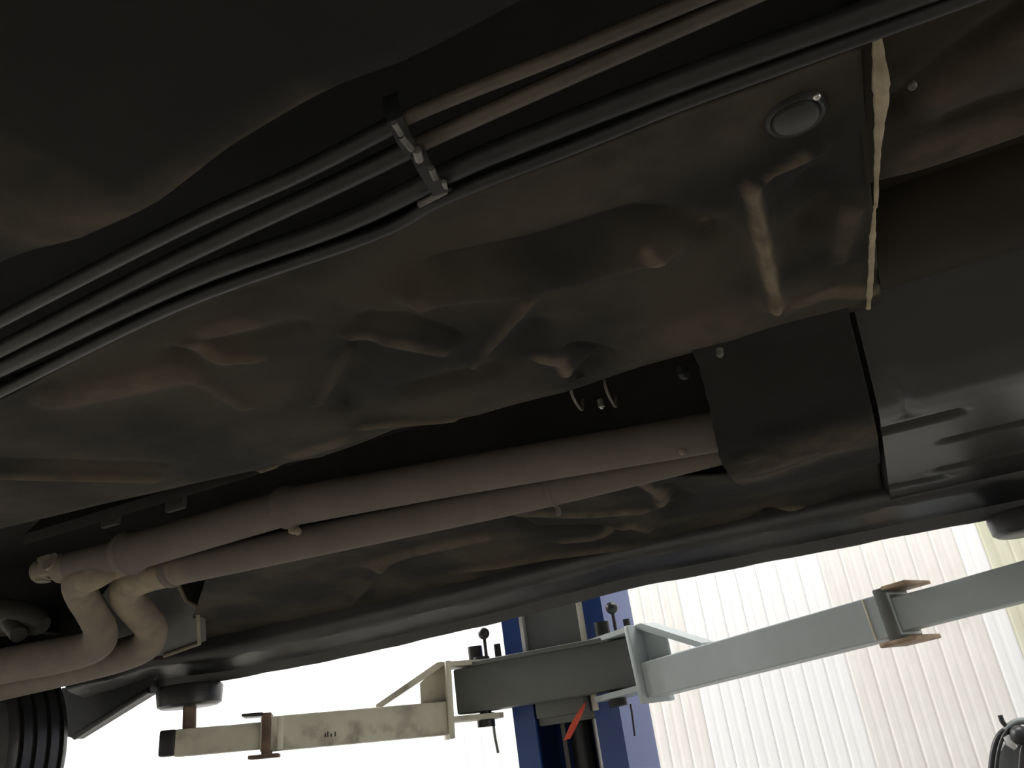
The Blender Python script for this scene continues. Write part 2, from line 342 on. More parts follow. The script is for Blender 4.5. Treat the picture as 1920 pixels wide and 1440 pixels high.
# --- chassis rail at the near side and the channel the lines run in
mb = MB(); xr = np.linspace(-2.1, 0.9, 151); vs = []; fs = []
edge_px = [(0, 500), (60, 480), (140, 460), (280, 392), (420, 292), (520, 232), (620, 172), (760, 118), (960, 20)]
eP = np.array([hz(*p, 0.39)[:2] for p in edge_px])
for x in xr:
    ye = np.interp(x, eP[:, 0], eP[:, 1]) + 0.0015 * math.sin(x * 27)
    row = [(-0.05, 1.87), (0.02, 1.915), (0.10, 1.935), (0.2, 1.941), (ye - 0.03, 1.939), (ye - 0.008, 1.941), (ye + 0.002, 1.946), (ye + 0.008, 1.956), (ye + 0.022, 1.982), (0.40, 1.992), (0.50, 1.99), (0.54, 1.985)]
    vs += [(x, y, z - 0.0015 * math.sin(x * 9 + y * 30) * (z < 1.945)) for y, z in row]
nr = 12
fs = [(i * nr + j, i * nr + j + 1, (i + 1) * nr + j + 1, (i + 1) * nr + j) for i in range(len(xr) - 1) for j in range(nr - 1)]
mb.add(vs, fs); ra = mb.build('chassis_rail', M['underseal_plain'], car, 60); ra['label'] = 'dark chassis rail with a dusty lower corner'
PXr = np.array([v.co.x for v in ra.data.vertices]); PYr = np.array([v.co.y for v in ra.data.vertices])
_, Dr = relief(PXr, PYr, [([(60, 440), (140, 430), (230, 405)], 0.030, 0, 1.0), ([(140, 470), (280, 392), (420, 292), (520, 232), (610, 178)], 0.010, 0, 0.9)], 0.39)
at = ra.data.attributes.new('dust_and_light', 'FLOAT', 'POINT'); at.data.foreach_set('value', Dr.astype(np.float32))

# --- brake and fuel lines
def line(pix, dz, r, mt, name, label=None, n=10):
    pts = []
    for q in pix:
        pts.append(hz(q[0], q[1], q[2] if len(q) > 2 else dz))
    a = pts[0] + (pts[0] - pts[1]) / np.linalg.norm(pts[0] - pts[1]) * 0.9; b_ = pts[-1] + (pts[-1] - pts[-2]) / np.linalg.norm(pts[-1] - pts[-2]) * 0.7
    pp = [a] + catmull(pts, 6) + [b_]
    o = MB().tube(pp, r, n).build(name, mt, car, 60)
    if label: o['label'] = label
    return o
line([(0, 600), (340, 425), (560, 325), (775, 215), (1050, 104), (1310, -3)], 0.408, 0.0052, M['line_tan'], 'brake_line', 'thin tan brake line, outermost of the bundle')
line([(0, 655), (340, 482), (620, 350), (790, 268), (1080, 137), (1390, 0)], 0.408, 0.0062, M['line_tan'], 'brake_line', 'thicker tan line beside the outermost one')
line([(0, 690), (340, 530), (640, 420), (835, 326), (960, 272), (1300, 140), (1640, 18)], 0.404, 0.0085, M['line_black'], 'fuel_line', 'black hose next to the pan')
line([(0, 735), (330, 573), (700, 440), (835, 370), (1100, 265), (1280, 192), (1640, 60)], 0.398, 0.0055, M['line_black'], 'fuel_line', 'thin black pipe along the pan edge')
for ln, pix, r_ in (([o for o in car.children if o.name.startswith('brake_line')][0], [(0, 600), (340, 425), (560, 325), (752, 226)], 0.0066),
                    ([o for o in car.children if o.name.startswith('brake_line')][1], [(0, 655), (340, 482), (620, 350), (772, 276)], 0.0076)):
    pts = [hz(px, py, 0.408) for px, py in pix]; pts = [pts[0] + (pts[0] - pts[1]) * 2.5] + catmull(pts, 6)
    o = MB().tube(pts, r_, 12).build('line_sleeve', M['line_black'], ln, 60); o['label'] = 'black sleeve over the tan line'
# clip over the lines
cl = MB(); a0 = hz(735, 225, 0.400); a1 = hz(835, 362, 0.394)
dv = (a1 - a0); L = np.linalg.norm(dv); dv /= L; xx = np.array([1.0, 0, 0]); xx -= dv * (xx @ dv); xx /= np.linalg.norm(xx)
cpts = [a0 + dv * L * t + np.array([0, 0, zz]) for t, zz in ((0, 0.02), (0.05, 0.004), (0.2, -0.003), (0.33, -0.004), (0.45, 0.002), (0.55, -0.004), (0.7, -0.006), (0.88, -0.008), (1.0, 0.0), (1.02, 0.02))]
for p, q in zip(cpts[:-1], cpts[1:]):
    w = xx * 0.006
    t = np.array([0, 0, 0.0025]); cl.add([p - w, p + w, q + w, q - w, p - w + t, p + w + t, q + w + t, q - w + t], [(0, 1, 2, 3), (7, 6, 5, 4), (0, 4, 5, 1), (1, 5, 6, 2), (2, 6, 7, 3), (3, 7, 4, 0)])
clip = cl.build('line_clip', M['plastic'], car, 60); clip['label'] = 'black clip holding the lines'
for (pa, pb, r_) in (((738, 230), (752, 252), .0022), ((752, 256), (772, 280), .0024), ((781, 281), (786, 300), .0034), ((808, 315), (816, 334), .0028), ((832, 340), (836, 356), .002), ((836, 358), (785, 384), .0026)):
    MB().tube([hz(*pa, 0.389), hz(*pb, 0.389)], r_, 8).build('clip_prong', M['clip'], clip, 60)

# --- transmission tunnel
mb = MB(); prof = [(0.99, 1.985), (1.03, 2.03), (1.06, 2.13), (1.14, 2.2), (1.28, 2.22), (1.38, 2.18), (1.42, 2.05), (1.43, 1.975)]
mb.prism(prof + [(y, z + 0.02) for y, z in reversed(prof)], 'x', -1.36, 0.9)
tun = mb.build('transmission_tunnel', M['tunnel'], car, 30)

# --- far floor pan, shading pressed shapes
far_feats = [([(1195, 900), (1235, 918), (1245, 945)], 0.016, 0.009, 0.5), ([(1262, 905), (1275, 925), (1255, 945)], 0.02, -0.012, 0),
             ([(655, 1118), (690, 1085), (718, 1058)], 0.014, 0.012, 0.0), ([(690, 1110), (740, 1070)], 0.02, -0.007, 0),
             ([(965, 985), (1000, 995), (1090, 990), (1165, 985)], 0.014, -0.010, 0), ([(1050, 1005), (1110, 1000), (1180, 975), (1210, 980)], 0.016, 0.010, 0.3), ([(980, 975), (1080, 968), (1200, 955)], 0.02, 0.008, 0.35),
             ([(700, 1060), (800, 1030), (900, 1010)], 0.03, 0.010, 0.3), ([(560, 1085), (640, 1060)], 0.03, -0.008, 0), ([(1480, 940), (1500, 960), (1480, 980)], 0.03, 0.006, 0.6),
             ([(1440, 950), (1420, 985)], 0.03, -0.012, 0), ([(850, 1060), (1000, 1035), (1200, 1005)], 0.02, 0.012, 0.2), ([(850, 1075), (1000, 1050), (1200, 1015)], 0.02, -0.006, 0)]
def zfar(PX, PY, V): return 1.55 + 0.402 - (PY - 1.38) * 0.075 - 0.045 * np.clip((PX + 0.42) / 0.25, 0, 1) ** 2 * (3 - 2 * np.clip((PX + 0.42) / 0.25, 0, 1)) * np.clip((1.72 - PY) / 0.3, 0, 1) + np.where(V > 0.95, -((V - 0.95) / 0.05) ** 2 * 0.01, 0) + 0 * PX
fp = sheet('floor_pan', np.linspace(-1.80, 0.056, 300), lambda x: (1.372 + max(0, -1.30 - x) * 0.9, 1.83), 90, zfar, far_feats, 0.385, M['underseal'], car, 0.005, 5, thick=0.004)
fp['label'] = 'dented floor pan between the exhaust and the sill'

# --- plate bridging the tunnel, its slanted edge lapping over the pipes
cov_feats = [([(1420, 855), (1580, 800)], 0.085, 0.006, 0.9), ([(1395, 832)], 0.016, 0.010, 0.7), ([(1370, 690), (1420, 740), (1440, 790)], 0.03, -0.006, 0), ([(1520, 900), (1470, 930)], 0.05, 0.008, 0.35)]  # paler tint paints the lit lower part against the shaded top
nu, nv = 50, 70; vs = []
e0 = [hz(1310, 684, 0.418), hz(1332, 770, 0.388), hz(1345, 835, 0.352), hz(1353, 872, 0.345)]; e0 = catmull(e0, 12)
YS = np.linspace(0.985, 1.52, nv); ex = np.interp(YS, [p[1] for p in e0], [p[0] for p in e0]); 
def zcov(y): return 1.55 + np.interp(y, [0.98, 1.03, 1.12, 1.22, 1.32, 1.52], [0.428, 0.418, 0.383, 0.356, 0.345, 0.352])
PX = np.zeros((nu, nv)); PY = np.repeat(YS[None, :], nu, 0)
for j in range(nv): PX[:, j] = np.linspace(ex[j] + 0.0007 * math.sin(j * 1.3), 0.056 + 0.00 * j, nu)
H, D = relief(PX, PY, cov_feats, 0.37); Z = np.repeat(zcov(YS)[None, :], nu, 0) - H * 0.7 - lumps(PX, PY, 0.003, 30, 9)
me = bpy.data.meshes.new('tunnel_plate'); me.from_pydata(np.stack([PX, PY, Z], -1).reshape(-1, 3).tolist(), [], [(i * nv + j, (i + 1) * nv + j, (i + 1) * nv + j + 1, i * nv + j + 1) for i in range(nu - 1) for j in range(nv - 1)])
me.materials.append(M['underseal_plain'])
for p in me.polygons: p.use_smooth = True
me.flip_normals()
at = me.attributes.new('dust_and_light', 'FLOAT', 'POINT'); at.data.foreach_set('value', D.reshape(-1).astype(np.float32))
cov = link('tunnel_plate', me, car); sm = cov.modifiers.new('thickness', 'SOLIDIFY'); sm.thickness = 0.004; sm.offset = -1
cov['label'] = 'dark plate bridging the tunnel over the pipe ends'

# --- ribbed tray to the right of the plate
mb = MB()
ty = np.linspace(1.0, 1.82, 100); tx = np.linspace(0.064, 0.9, 70); PX, PY = np.meshgrid(tx, ty, indexing='ij')
tz = np.interp(ty, [1.0, 1.04, 1.09, 1.16, 1.22, 1.26, 1.5, 1.7, 1.82], [0.445, 0.430, 0.408, 0.378, 0.358, 0.3535, 0.350, 0.347, 0.343]) + 1.55
Z = np.repeat(tz[None, :], len(tx), 0)
for pix, w, dep in (([(1650, 810), (1790, 775)], .014, .012), ([(1780, 822), (1850, 805), (2000, 772)], .012, .012), ([(1765, 875), (1850, 855), (2000, 820)], .014, .012), ([(1645, 912), (1760, 890)], .014, .012), ([(1690, 735), (1706, 780)], .006, .006)):
    poly = [hz(px, py, 0.353)[:2] for px, py in pix]; d, u = seg_dist(PX, PY, poly); Z += dep * np.clip(1.5 - d / w, 0, 1)
nv = len(ty)
mb.add(np.stack([PX, PY, Z], -1).reshape(-1, 3), [(i * nv + j, (i + 1) * nv + j, (i + 1) * nv + j + 1, i * nv + j + 1) for i in range(len(tx) - 1) for j in range(nv - 1)])
n0 = len(mb.v)                                # upturned edge at the seam
edge = [(0.064, y, z) for y, z in zip(ty, Z[0])]; mb.add(edge + [(0.058, y, z + 0.035) for _, y, z in edge], [(j, j + 1, nv + j + 1, nv + j) for j in range(nv - 1)])
tray = mb.build('underbody_tray', M['tray'], car, 45); tray['label'] = 'smooth grey ribbed tray'

# --- drive shaft
def on_shaft(px):                             # axis of the two-piece shaft, below the tunnel roof
    xs_ = [60, 133, 245, 535, 850, 1338, 1420]; ys_ = [1079, 1062, 1036, 951, 894, 810, 796]
    return vy(px, float(np.interp(px, xs_, ys_)), 1.28)
prof = [(133, 0.029), (137, 0.032), (226, 0.033), (232, 0.044), (246, 0.049), (262, 0.040), (400, 0.038), (528, 0.037), (533, 0.043), (546, 0.0435), (556, 0.0385), (700, 0.036), (850, 0.0345), (1338, 0.0325), (1385, 0.0325)]
ds = MB().tube([on_shaft(x) for x, _ in prof], [r_ for _, r_ in prof], 28).build('drive_shaft', M['pipe'], car, 30)
ax = on_shaft(1338) - on_shaft(700); ax /= np.linalg.norm(ax)
ds['label'] = 'thick dusty brown drive shaft with stepped sleeves'
mb = MB(); q = on_shaft(133)
mb.tube([q + ax * 0.002, q - ax * 0.03], [0.030, 0.034], 16).tube([q - ax * 0.03 + np.array([0, -.03, .012]), q - ax * 0.03 + np.array([0, .03, -.012])], 0.020, 14)
mb.box(tuple(q - ax * 0.055 - np.array([.02, .028, .016])), tuple(q - ax * 0.055 + np.array([.02, .028, .03])), 0.008)
mb.tube([q - ax * 0.06, q - ax * 0.10], [0.022, 0.026], 12).tube([q - ax * 0.085 + np.array([0, 0, -.025]), q - ax * 0.085 + np.array([0, 0, .028])], 0.016, 12)
tag(mb.build('universal_joint', M['joint'], ds, 40), 'pale knobbly universal joint')
q = on_shaft(540); mb = MB(); mb.box(tuple(q + np.array([-.008, .006, -.052])), tuple(q + np.array([.010, .022, -.034])), 0.004)
mb.sphere(q + np.array([0.012, .012, -.050]), 0.008, 10); mb.build('weld_bead', M['pipe_bright'], ds, 50)
q = on_shaft(1278); MB().sphere(q + np.array([0, -.016, -.027]), 0.007, 10).build('weld_bead', M['pipe_bright'], ds, 50)

# --- twin exhaust pipes with their S-bends
rB = 0.030
jb = [vy(1385, 835, 1.36), vy(1345, 844, 1.36), vy(1040, 916, 1.36), vy(850, 957, 1.36), vy(450, 1043, 1.36), vy(330, 1068, 1.36), vy(275, 1081, 1.37), vy(240, 1096, 1.39), vy(240, 1122, 1.43), vy(262, 1150, 1.48), vy(283, 1178, 1.53), vy(276, 1206, 1.56), vy(240, 1224, 1.57), vy(160, 1245, 1.575), vy(0, 1281, 1.58), vy(-250, 1338, 1.58)]
jb_r = [0.026, 0.026, 0.030, 0.032, 0.033, 0.034, 0.035, 0.037, 0.038, 0.037, 0.037, 0.038, 0.040, 0.043, 0.046, 0.046]
pp = catmull(jb, 8); rr = np.interp(np.linspace(0, len(jb) - 1, len(pp)), range(len(jb)), jb_r)
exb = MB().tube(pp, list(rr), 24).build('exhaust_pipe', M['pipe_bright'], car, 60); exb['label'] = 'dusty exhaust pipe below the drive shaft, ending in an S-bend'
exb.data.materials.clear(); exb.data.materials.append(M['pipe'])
ja = [vy(1000, 850, 1.27), vy(500, 985, 1.27), vy(260, 1055, 1.275), vy(180, 1078, 1.285), vy(148, 1092, 1.30), vy(155, 1118, 1.34), vy(172, 1146, 1.38), vy(187, 1175, 1.42), vy(186, 1202, 1.45), vy(155, 1219, 1.46), vy(90, 1233, 1.465), vy(0, 1250, 1.47), vy(-250, 1305, 1.47)]
ja = [vy(235, 1058, 1.33), vy(205, 1066, 1.31)] + ja[3:]
ja_r = [0.026, 0.028, 0.030, 0.034, 0.035, 0.035, 0.036, 0.038, 0.040, 0.043, 0.044, 0.044]
pp = catmull(ja, 8); rr = np.interp(np.linspace(0, len(ja) - 1, len(pp)), range(len(ja)), ja_r)
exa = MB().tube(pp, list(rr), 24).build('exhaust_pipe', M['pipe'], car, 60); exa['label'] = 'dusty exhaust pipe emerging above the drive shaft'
q = vy(1035, 917, 1.36); t = np.array(jb[1]) - np.array(jb[2]); t /= np.linalg.norm(t)
cb = MB().tube([q - t * .004, q - t * .002, q + t * .002, q + t * .004], [.030, .0328, .0328, .030], 24)
cb.box(tuple(q + np.array([-.004, .008, -.046])), tuple(q + np.array([.004, .020, -.030])), 0.002); cb.build('pipe_clamp', M['pipe'], exb, 40)
q = vy(322, 1069, 1.36)
cb = MB().tube([q - t * .012, q - t * .008, q + t * .008, q + t * .012], [.034, .0375, .0375, .034], 24); cb.build('pipe_clamp', M['pipe'], exb, 40)

for o in (exb, exa):                          # warm light on the bends, painted in as a paler tint
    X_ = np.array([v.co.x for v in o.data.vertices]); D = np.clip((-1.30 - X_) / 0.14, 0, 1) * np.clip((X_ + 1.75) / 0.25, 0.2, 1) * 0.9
    o.data.attributes.new('dust_and_light', 'FLOAT', 'POINT').data.foreach_set('value', D.astype(np.float32))
# little hooks and a bolt at the tunnel edge
for i, (a_, b_) in enumerate((((1072, 738), (1092, 768)), ((1136, 728), (1155, 762)))):
    A_ = hz(*a_, 0.43); B_ = hz(*b_, 0.44)
    MB().tube(catmull([A_ + np.array([0, 0, .03]), A_, (A_ + B_) / 2 + np.array([0, .0, -.006]), B_, B_ + np.array([0, .01, .02])], 5), 0.0022, 8).build('hook', M['line_tan'], tun, 60)
mb = MB(); q = hz(1128, 763, 0.445); mb.tube([q, q + np.array([0, 0, .012])], 0.005, 6).sphere(q, .0038, 8); mb.build('bolt', M['steel'], tun, 30)
q = hz(1350, 665, 0.410); mb = MB(); mb.tube([q, q + np.array([.001, .001, .008])], 0.005, 6).sphere(q, .004, 8); mb.build('bolt', M['clip'], tun, 30)
q = hz(1282, 702, 0.445); mb = MB(); mb.tube([q, q + np.array([.0, .0, .012])], 0.009, 6).sphere(q, .008, 8); mb.build('bolt', M['plastic'], tun, 30)
for x, y in ((208, 975), (330, 945)):
    q = vy(x, y, 1.03); MB().box(tuple(q - np.array([.02, .006, .012])), tuple(q + np.array([.02, .006, .06])), .004).build('tunnel_bracket', M['tunnel'], tun, 40)

# --- heat shield plate beside the bends
sh = [vy(300, 1075, 1.50), vy(335, 1090, 1.52), vy(352, 1125, 1.56), vy(372, 1135, 1.57), vy(374, 1165, 1.62), vy(376, 1205, 1.68), vy(310, 1228, 1.70), vy(230, 1240, 1.70), vy(150, 1180, 1.60), vy(210, 1090, 1.50)]
mb = MB(); n = len(sh); off = np.array([0.0, 0.02, 0.006])
mb.add(sh + [p + off for p in sh], [tuple(range(n)), tuple(range(2 * n - 1, n - 1, -1))] + [(i, (i + 1) % n, n + (i + 1) % n, n + i) for i in range(n)])
hs = mb.build('heat_shield', M['shield'], car, 20); hs['label'] = 'dull grey heat shield with a turned edge'
MB().tube([p + np.array([0, -.004, -.002]) for p in sh[1:7]], 0.0055, 8).build('rolled_edge', M['joint'], hs, 60)

# --- gearbox housing and cross member in the dark front bay
mb = MB()
mb.tube(catmull([vy(-160, 1190, 1.5), vy(-40, 1160, 1.5), vy(40, 1160, 1.5), vy(85, 1172, 1.52)], 5), [.05] * 5 + [.05, .05, .05, .048, .046, .044, .042, .038, .034, .03, .02], 16)
mb.tube([vy(10, 1150, 1.5), vy(35, 1190, 1.46)], [0.03, 0.02], 12)
mb.build('gearbox_housing', M['shield'], car, 50)
mb = MB(); mb.box((-3.2, 0.3, 2.26), (-1.36, 1.85, 2.30)); mb.box((-3.2, 1.80, 2.0), (-1.36, 1.83, 2.27)); mb.build('bay_panel', M['tunnel'], car, 0)

# --- far sill with pinch weld, following the body side
sx = [-2.35, -2.05, -1.75, -1.4, -0.87, -0.45, -0.1, 0.25, 0.9]
bot_px = [(240, 1310), (300, 1290), (430, 1275), (640, 1235), (930, 1168), (1180, 1104), (1400, 1062), (1850, 975)]
bp = np.array([vy(*p, 1.89) for p in bot_px])
def sill_z(x): return float(np.interp(x, bp[:, 0], bp[:, 2]))
rows = []; XS = np.linspace(-2.25, 0.9, 90)
for x in XS:
    zb = np.interp(x, bp[:, 0], bp[:, 2]) if x < bp[-1, 0] else bp[-1, 2]
    w = 0.0025 * math.sin(x * 23) + 0.002 * math.sin(x * 51)
    rows.append([(1.815, 1.945), (1.815, 1.925), (1.812, zb + .085), (1.814, zb + .062), (1.820, zb + .052), (1.830, zb + .047 + w * .5), (1.875, zb + .030 + w * .5), (1.884, zb + .024), (1.887, zb + w * 0.3), (1.892, zb + w * 0.3), (1.894, zb + .020), (1.92, zb + .028), (1.94, zb + .05), (1.955, zb + .10), (1.96, zb + .2)])
nr = len(rows[0]); mb = MB()
mb.add([(x, y, z) for x, r_ in zip(XS, rows) for y, z in r_], [(i * nr + j, i * nr + j + 1, (i + 1) * nr + j + 1, (i + 1) * nr + j) for i in range(len(XS) - 1) for j in range(nr - 1)])
si = mb.build('sill', M['sill'], car, 35); si['label'] = 'black glossy sill with a pinch-weld edge'
# front fender edge and wheel arch liner at the left end
fe = [vy(330, 1225, 1.86), vy(286, 1275, 1.86), vy(280, 1300, 1.86), (vy(222, 1336, 1.88)), vy(141, 1386, 1.90), vy(118, 1378, 1.90), vy(55, 1350, 1.90), vy(55, 1305, 1.90), vy(200, 1270, 1.87)]
mb = MB(); n = len(fe); mb.add(fe + [p + np.array([0, 0.03, 0.0]) for p in fe], [tuple(range(n)), tuple(range(2 * n - 1, n - 1, -1))] + [(i, (i + 1) % n, n + (i + 1) % n, n + i) for i in range(n)])
fb = mb.build('fender_flap', M['plastic'], car, 20); fb['label'] = 'black fender lip behind the wheel'
MB().tube([fe[2] + np.array([0, -.002, .008]), fe[3] + np.array([0, -.002, .008]), fe[4] + np.array([0, -.002, .006])], 0.009, 8).build('fender_rim', M['rubber'], fb, 60)
mb = MB(); wc = np.array([-2.50, 1.705, 1.715]); pr = []
for k in range(25):
    a = PI * (0.30 + 0.70 * k / 24); pr.append((wc[0] + 0.40 * math.cos(a), wc[2] + 0.38 * math.sin(a)))
pr2 = [(wc[0] + (x - wc[0]) * 1.02, wc[2] + (z - wc[2]) * 1.02) for x, z in reversed(pr)]
mb.prism(pr + pr2, 'y', 1.45, 1.89); mb.build('wheel_arch_liner', M['plastic'], car, 40)

# --- wheel
wh = MB(); n = 64; R_ = 0.315; w2 = 0.098
prof = [(-w2 + .012, 0.20), (-w2, 0.24), (-w2 - .002, 0.275), (-w2 + 0.008, 0.302)]
gro = [-0.062, -0.022, 0.020, 0.060]
y_ = -w2 + 0.018
prof += [(y_, R_ - .004)]
for g in gro: prof += [(g - 0.0075, R_), (g - 0.006, R_ - 0.012), (g + 0.006, R_ - 0.012), (g + 0.0075, R_)]
prof += [(w2 - 0.018, R_ - .004), (w2 - 0.008, 0.302), (w2 + .002, 0.275), (w2, 0.24), (w2 - .012, 0.20)]
np_ = len(prof)
vs = [(wc[0] + r_ * math.cos(2 * PI * k / n), wc[1] + y, wc[2] + r_ * math.sin(2 * PI * k / n)) for k in range(n) for y, r_ in prof]
wh.add(vs, [(k * np_ + j, ((k + 1) % n) * np_ + j, ((k + 1) % n) * np_ + j + 1, k * np_ + j + 1) for k in range(n) for j in range(np_ - 1)])
wheel = wh.build('wheel', M['rubber'], car, 25); wheel['label'] = 'black tyre with grooved tread'
rm = MB().tube([wc + np.array([0, -.085, 0]), wc + np.array([0, -.04, 0]), wc + np.array([0, .06, 0]), wc + np.array([0, .085, 0])], [0.205, 0.17, 0.16, 0.205], 32)
rm.tube([wc + np.array([0, .05, 0]), wc + np.array([0, .09, 0])], [0.06, 0.05], 20); rm.build('rim', M['rim'], wheel, 40)

# --- body above the floor (keeps the ceiling lamps off the underside)
secs = [(-3.35, 2.05, 2.30, .15), (-3.2, 1.98, 2.5, .05), (-2.2, 1.98, 2.72, 0), (-1.55, 1.99, 2.80, 0), (-0.9, 1.99, 3.22, 0), (0.6, 1.99, 3.25, 0), (1.4, 1.99, 2.86, 0), (1.95, 2.0, 2.75, .05), (2.1, 2.1, 2.5, .15)]
mb = MB(); ring = []
for x, zb, zt, ins in secs:
    zs = min(zt - 0.05, 2.75); a, b_ = -0.02 + ins, 1.955 - ins; q = 0.22 if zt > 3 else 0.06
    ring.append([(x, a, zb), (x, a - .0, (zb + zs) / 2), (x, a + .03, zs), (x, a + q, zt), (x, b_ - q, zt), (x, b_ - .03, zs), (x, b_, (zb + zs) / 2), (x, b_, zb)])
nr = 8
mb.add([p for r_ in ring for p in r_], [(i * nr + j, i * nr + (j + 1) % nr, (i + 1) * nr + (j + 1) % nr, (i + 1) * nr + j) for i in range(len(secs) - 1) for j in range(nr - 1)] + [tuple(range(nr)), tuple((len(secs) - 1) * nr + k for k in range(nr))])
mb.build('body', M['paint'], car, 50)
MB().box((-3.3, -0.02, 1.95), (-2.12, 0.45, 2.0)).build('splash_panel', M['plastic'], car, 0)

# ------------------------------------------------------------------ the two-post lift
lift = thing('car_lift', (-0.93, 2.6, 0.0), 'blue two-post car lift with grey carriage and swing arms under the car', 'lift')
cx0, cx1, cyf, cyb, H_ = -1.095, -0.765, 2.41, 2.72, 3.3
mb = MB()
poly = [(cx0, cyf), (cx0 + .068, cyf), (cx0 + .068, cyf + .012), (cx0 + .012, cyf + .012), (cx0 + .012, cyb - .012), (cx1 - .012, cyb - .012), (cx1 - .012, cyf + .012), (cx1 - .075, cyf + .012), (cx1 - .075, cyf), (cx1, cyf), (cx1, cyb), (cx0, cyb)]
mb.prism(poly, 'z', 0.02, H_); colm = mb.build('lift_post', M['blue'], lift, 0); colm['label'] = 'blue channel-section post'
mb = MB(); mb.box((cx0 - .12, cyf - .1, 0), (cx1 + .12, cyb + .12, 0.02)); bpz = mb.build('base_plate', M['blue'], colm, 0)
MB().tube([(-0.93, 2.52, 0.02), (-0.93, 2.52, 1.66)], 0.034, 20).build('hydraulic_cylinder', M['black_metal'], lift, 40)
MB().tube([(-0.868, 2.50, 0.02), (-0.868, 2.50, 1.66)], 0.014, 14).build('lift_rod', M['rod'], lift, 40)
MB().box((-0.985, 2.50, 0.02), (-0.972, 2.51, 1.66)).build('lift_chain', M['carriage'], lift, 0)
mb = MB(); mb.box((cx0 + .03, 2.44, 0.02), (cx1 - .03, 2.70, 0.03)); 
# carriage: cross beam, upright slider, edge flanges
bx0, bx1, bz0, bz1, by0, by1 = -1.215, -0.668, 1.642, 1.768, 2.285, 2.40
ca = MB(); ca.box((bx0, by0, bz0), (bx1, by1, bz1), 0.006).build('carriage', M['carriage'], lift, 40)
cg = [o for o in lift.children if o.name.startswith('carriage')][0]
MB().box((-1.15, by0 - .012, bz1 - .001), (-0.72, by1, bz1 + .012), 0.003).build('carriage_flange', M['carriage'], cg, 40)
MB().box((-1.022, 2.425, 1.58), (-0.842, 2.47, 2.45), 0.004).build('carriage_slider', M['carriage'], cg, 40)
MB().box((-0.842, 2.40, 1.60), (-0.825, 2.50, 2.45), 0.003).build('slider_edge', M['white_strip'], cg, 40)
MB().box((-1.035, 2.405, 1.77), (-1.022, 2.46, 2.45), 0.003).build('slider_edge', M['rod'], cg, 40)
MB().box((-1.0, 2.36, 1.60), (-0.85, 2.42, 1.65), 0.004).build('carriage_foot', M['carriage'], cg, 40)

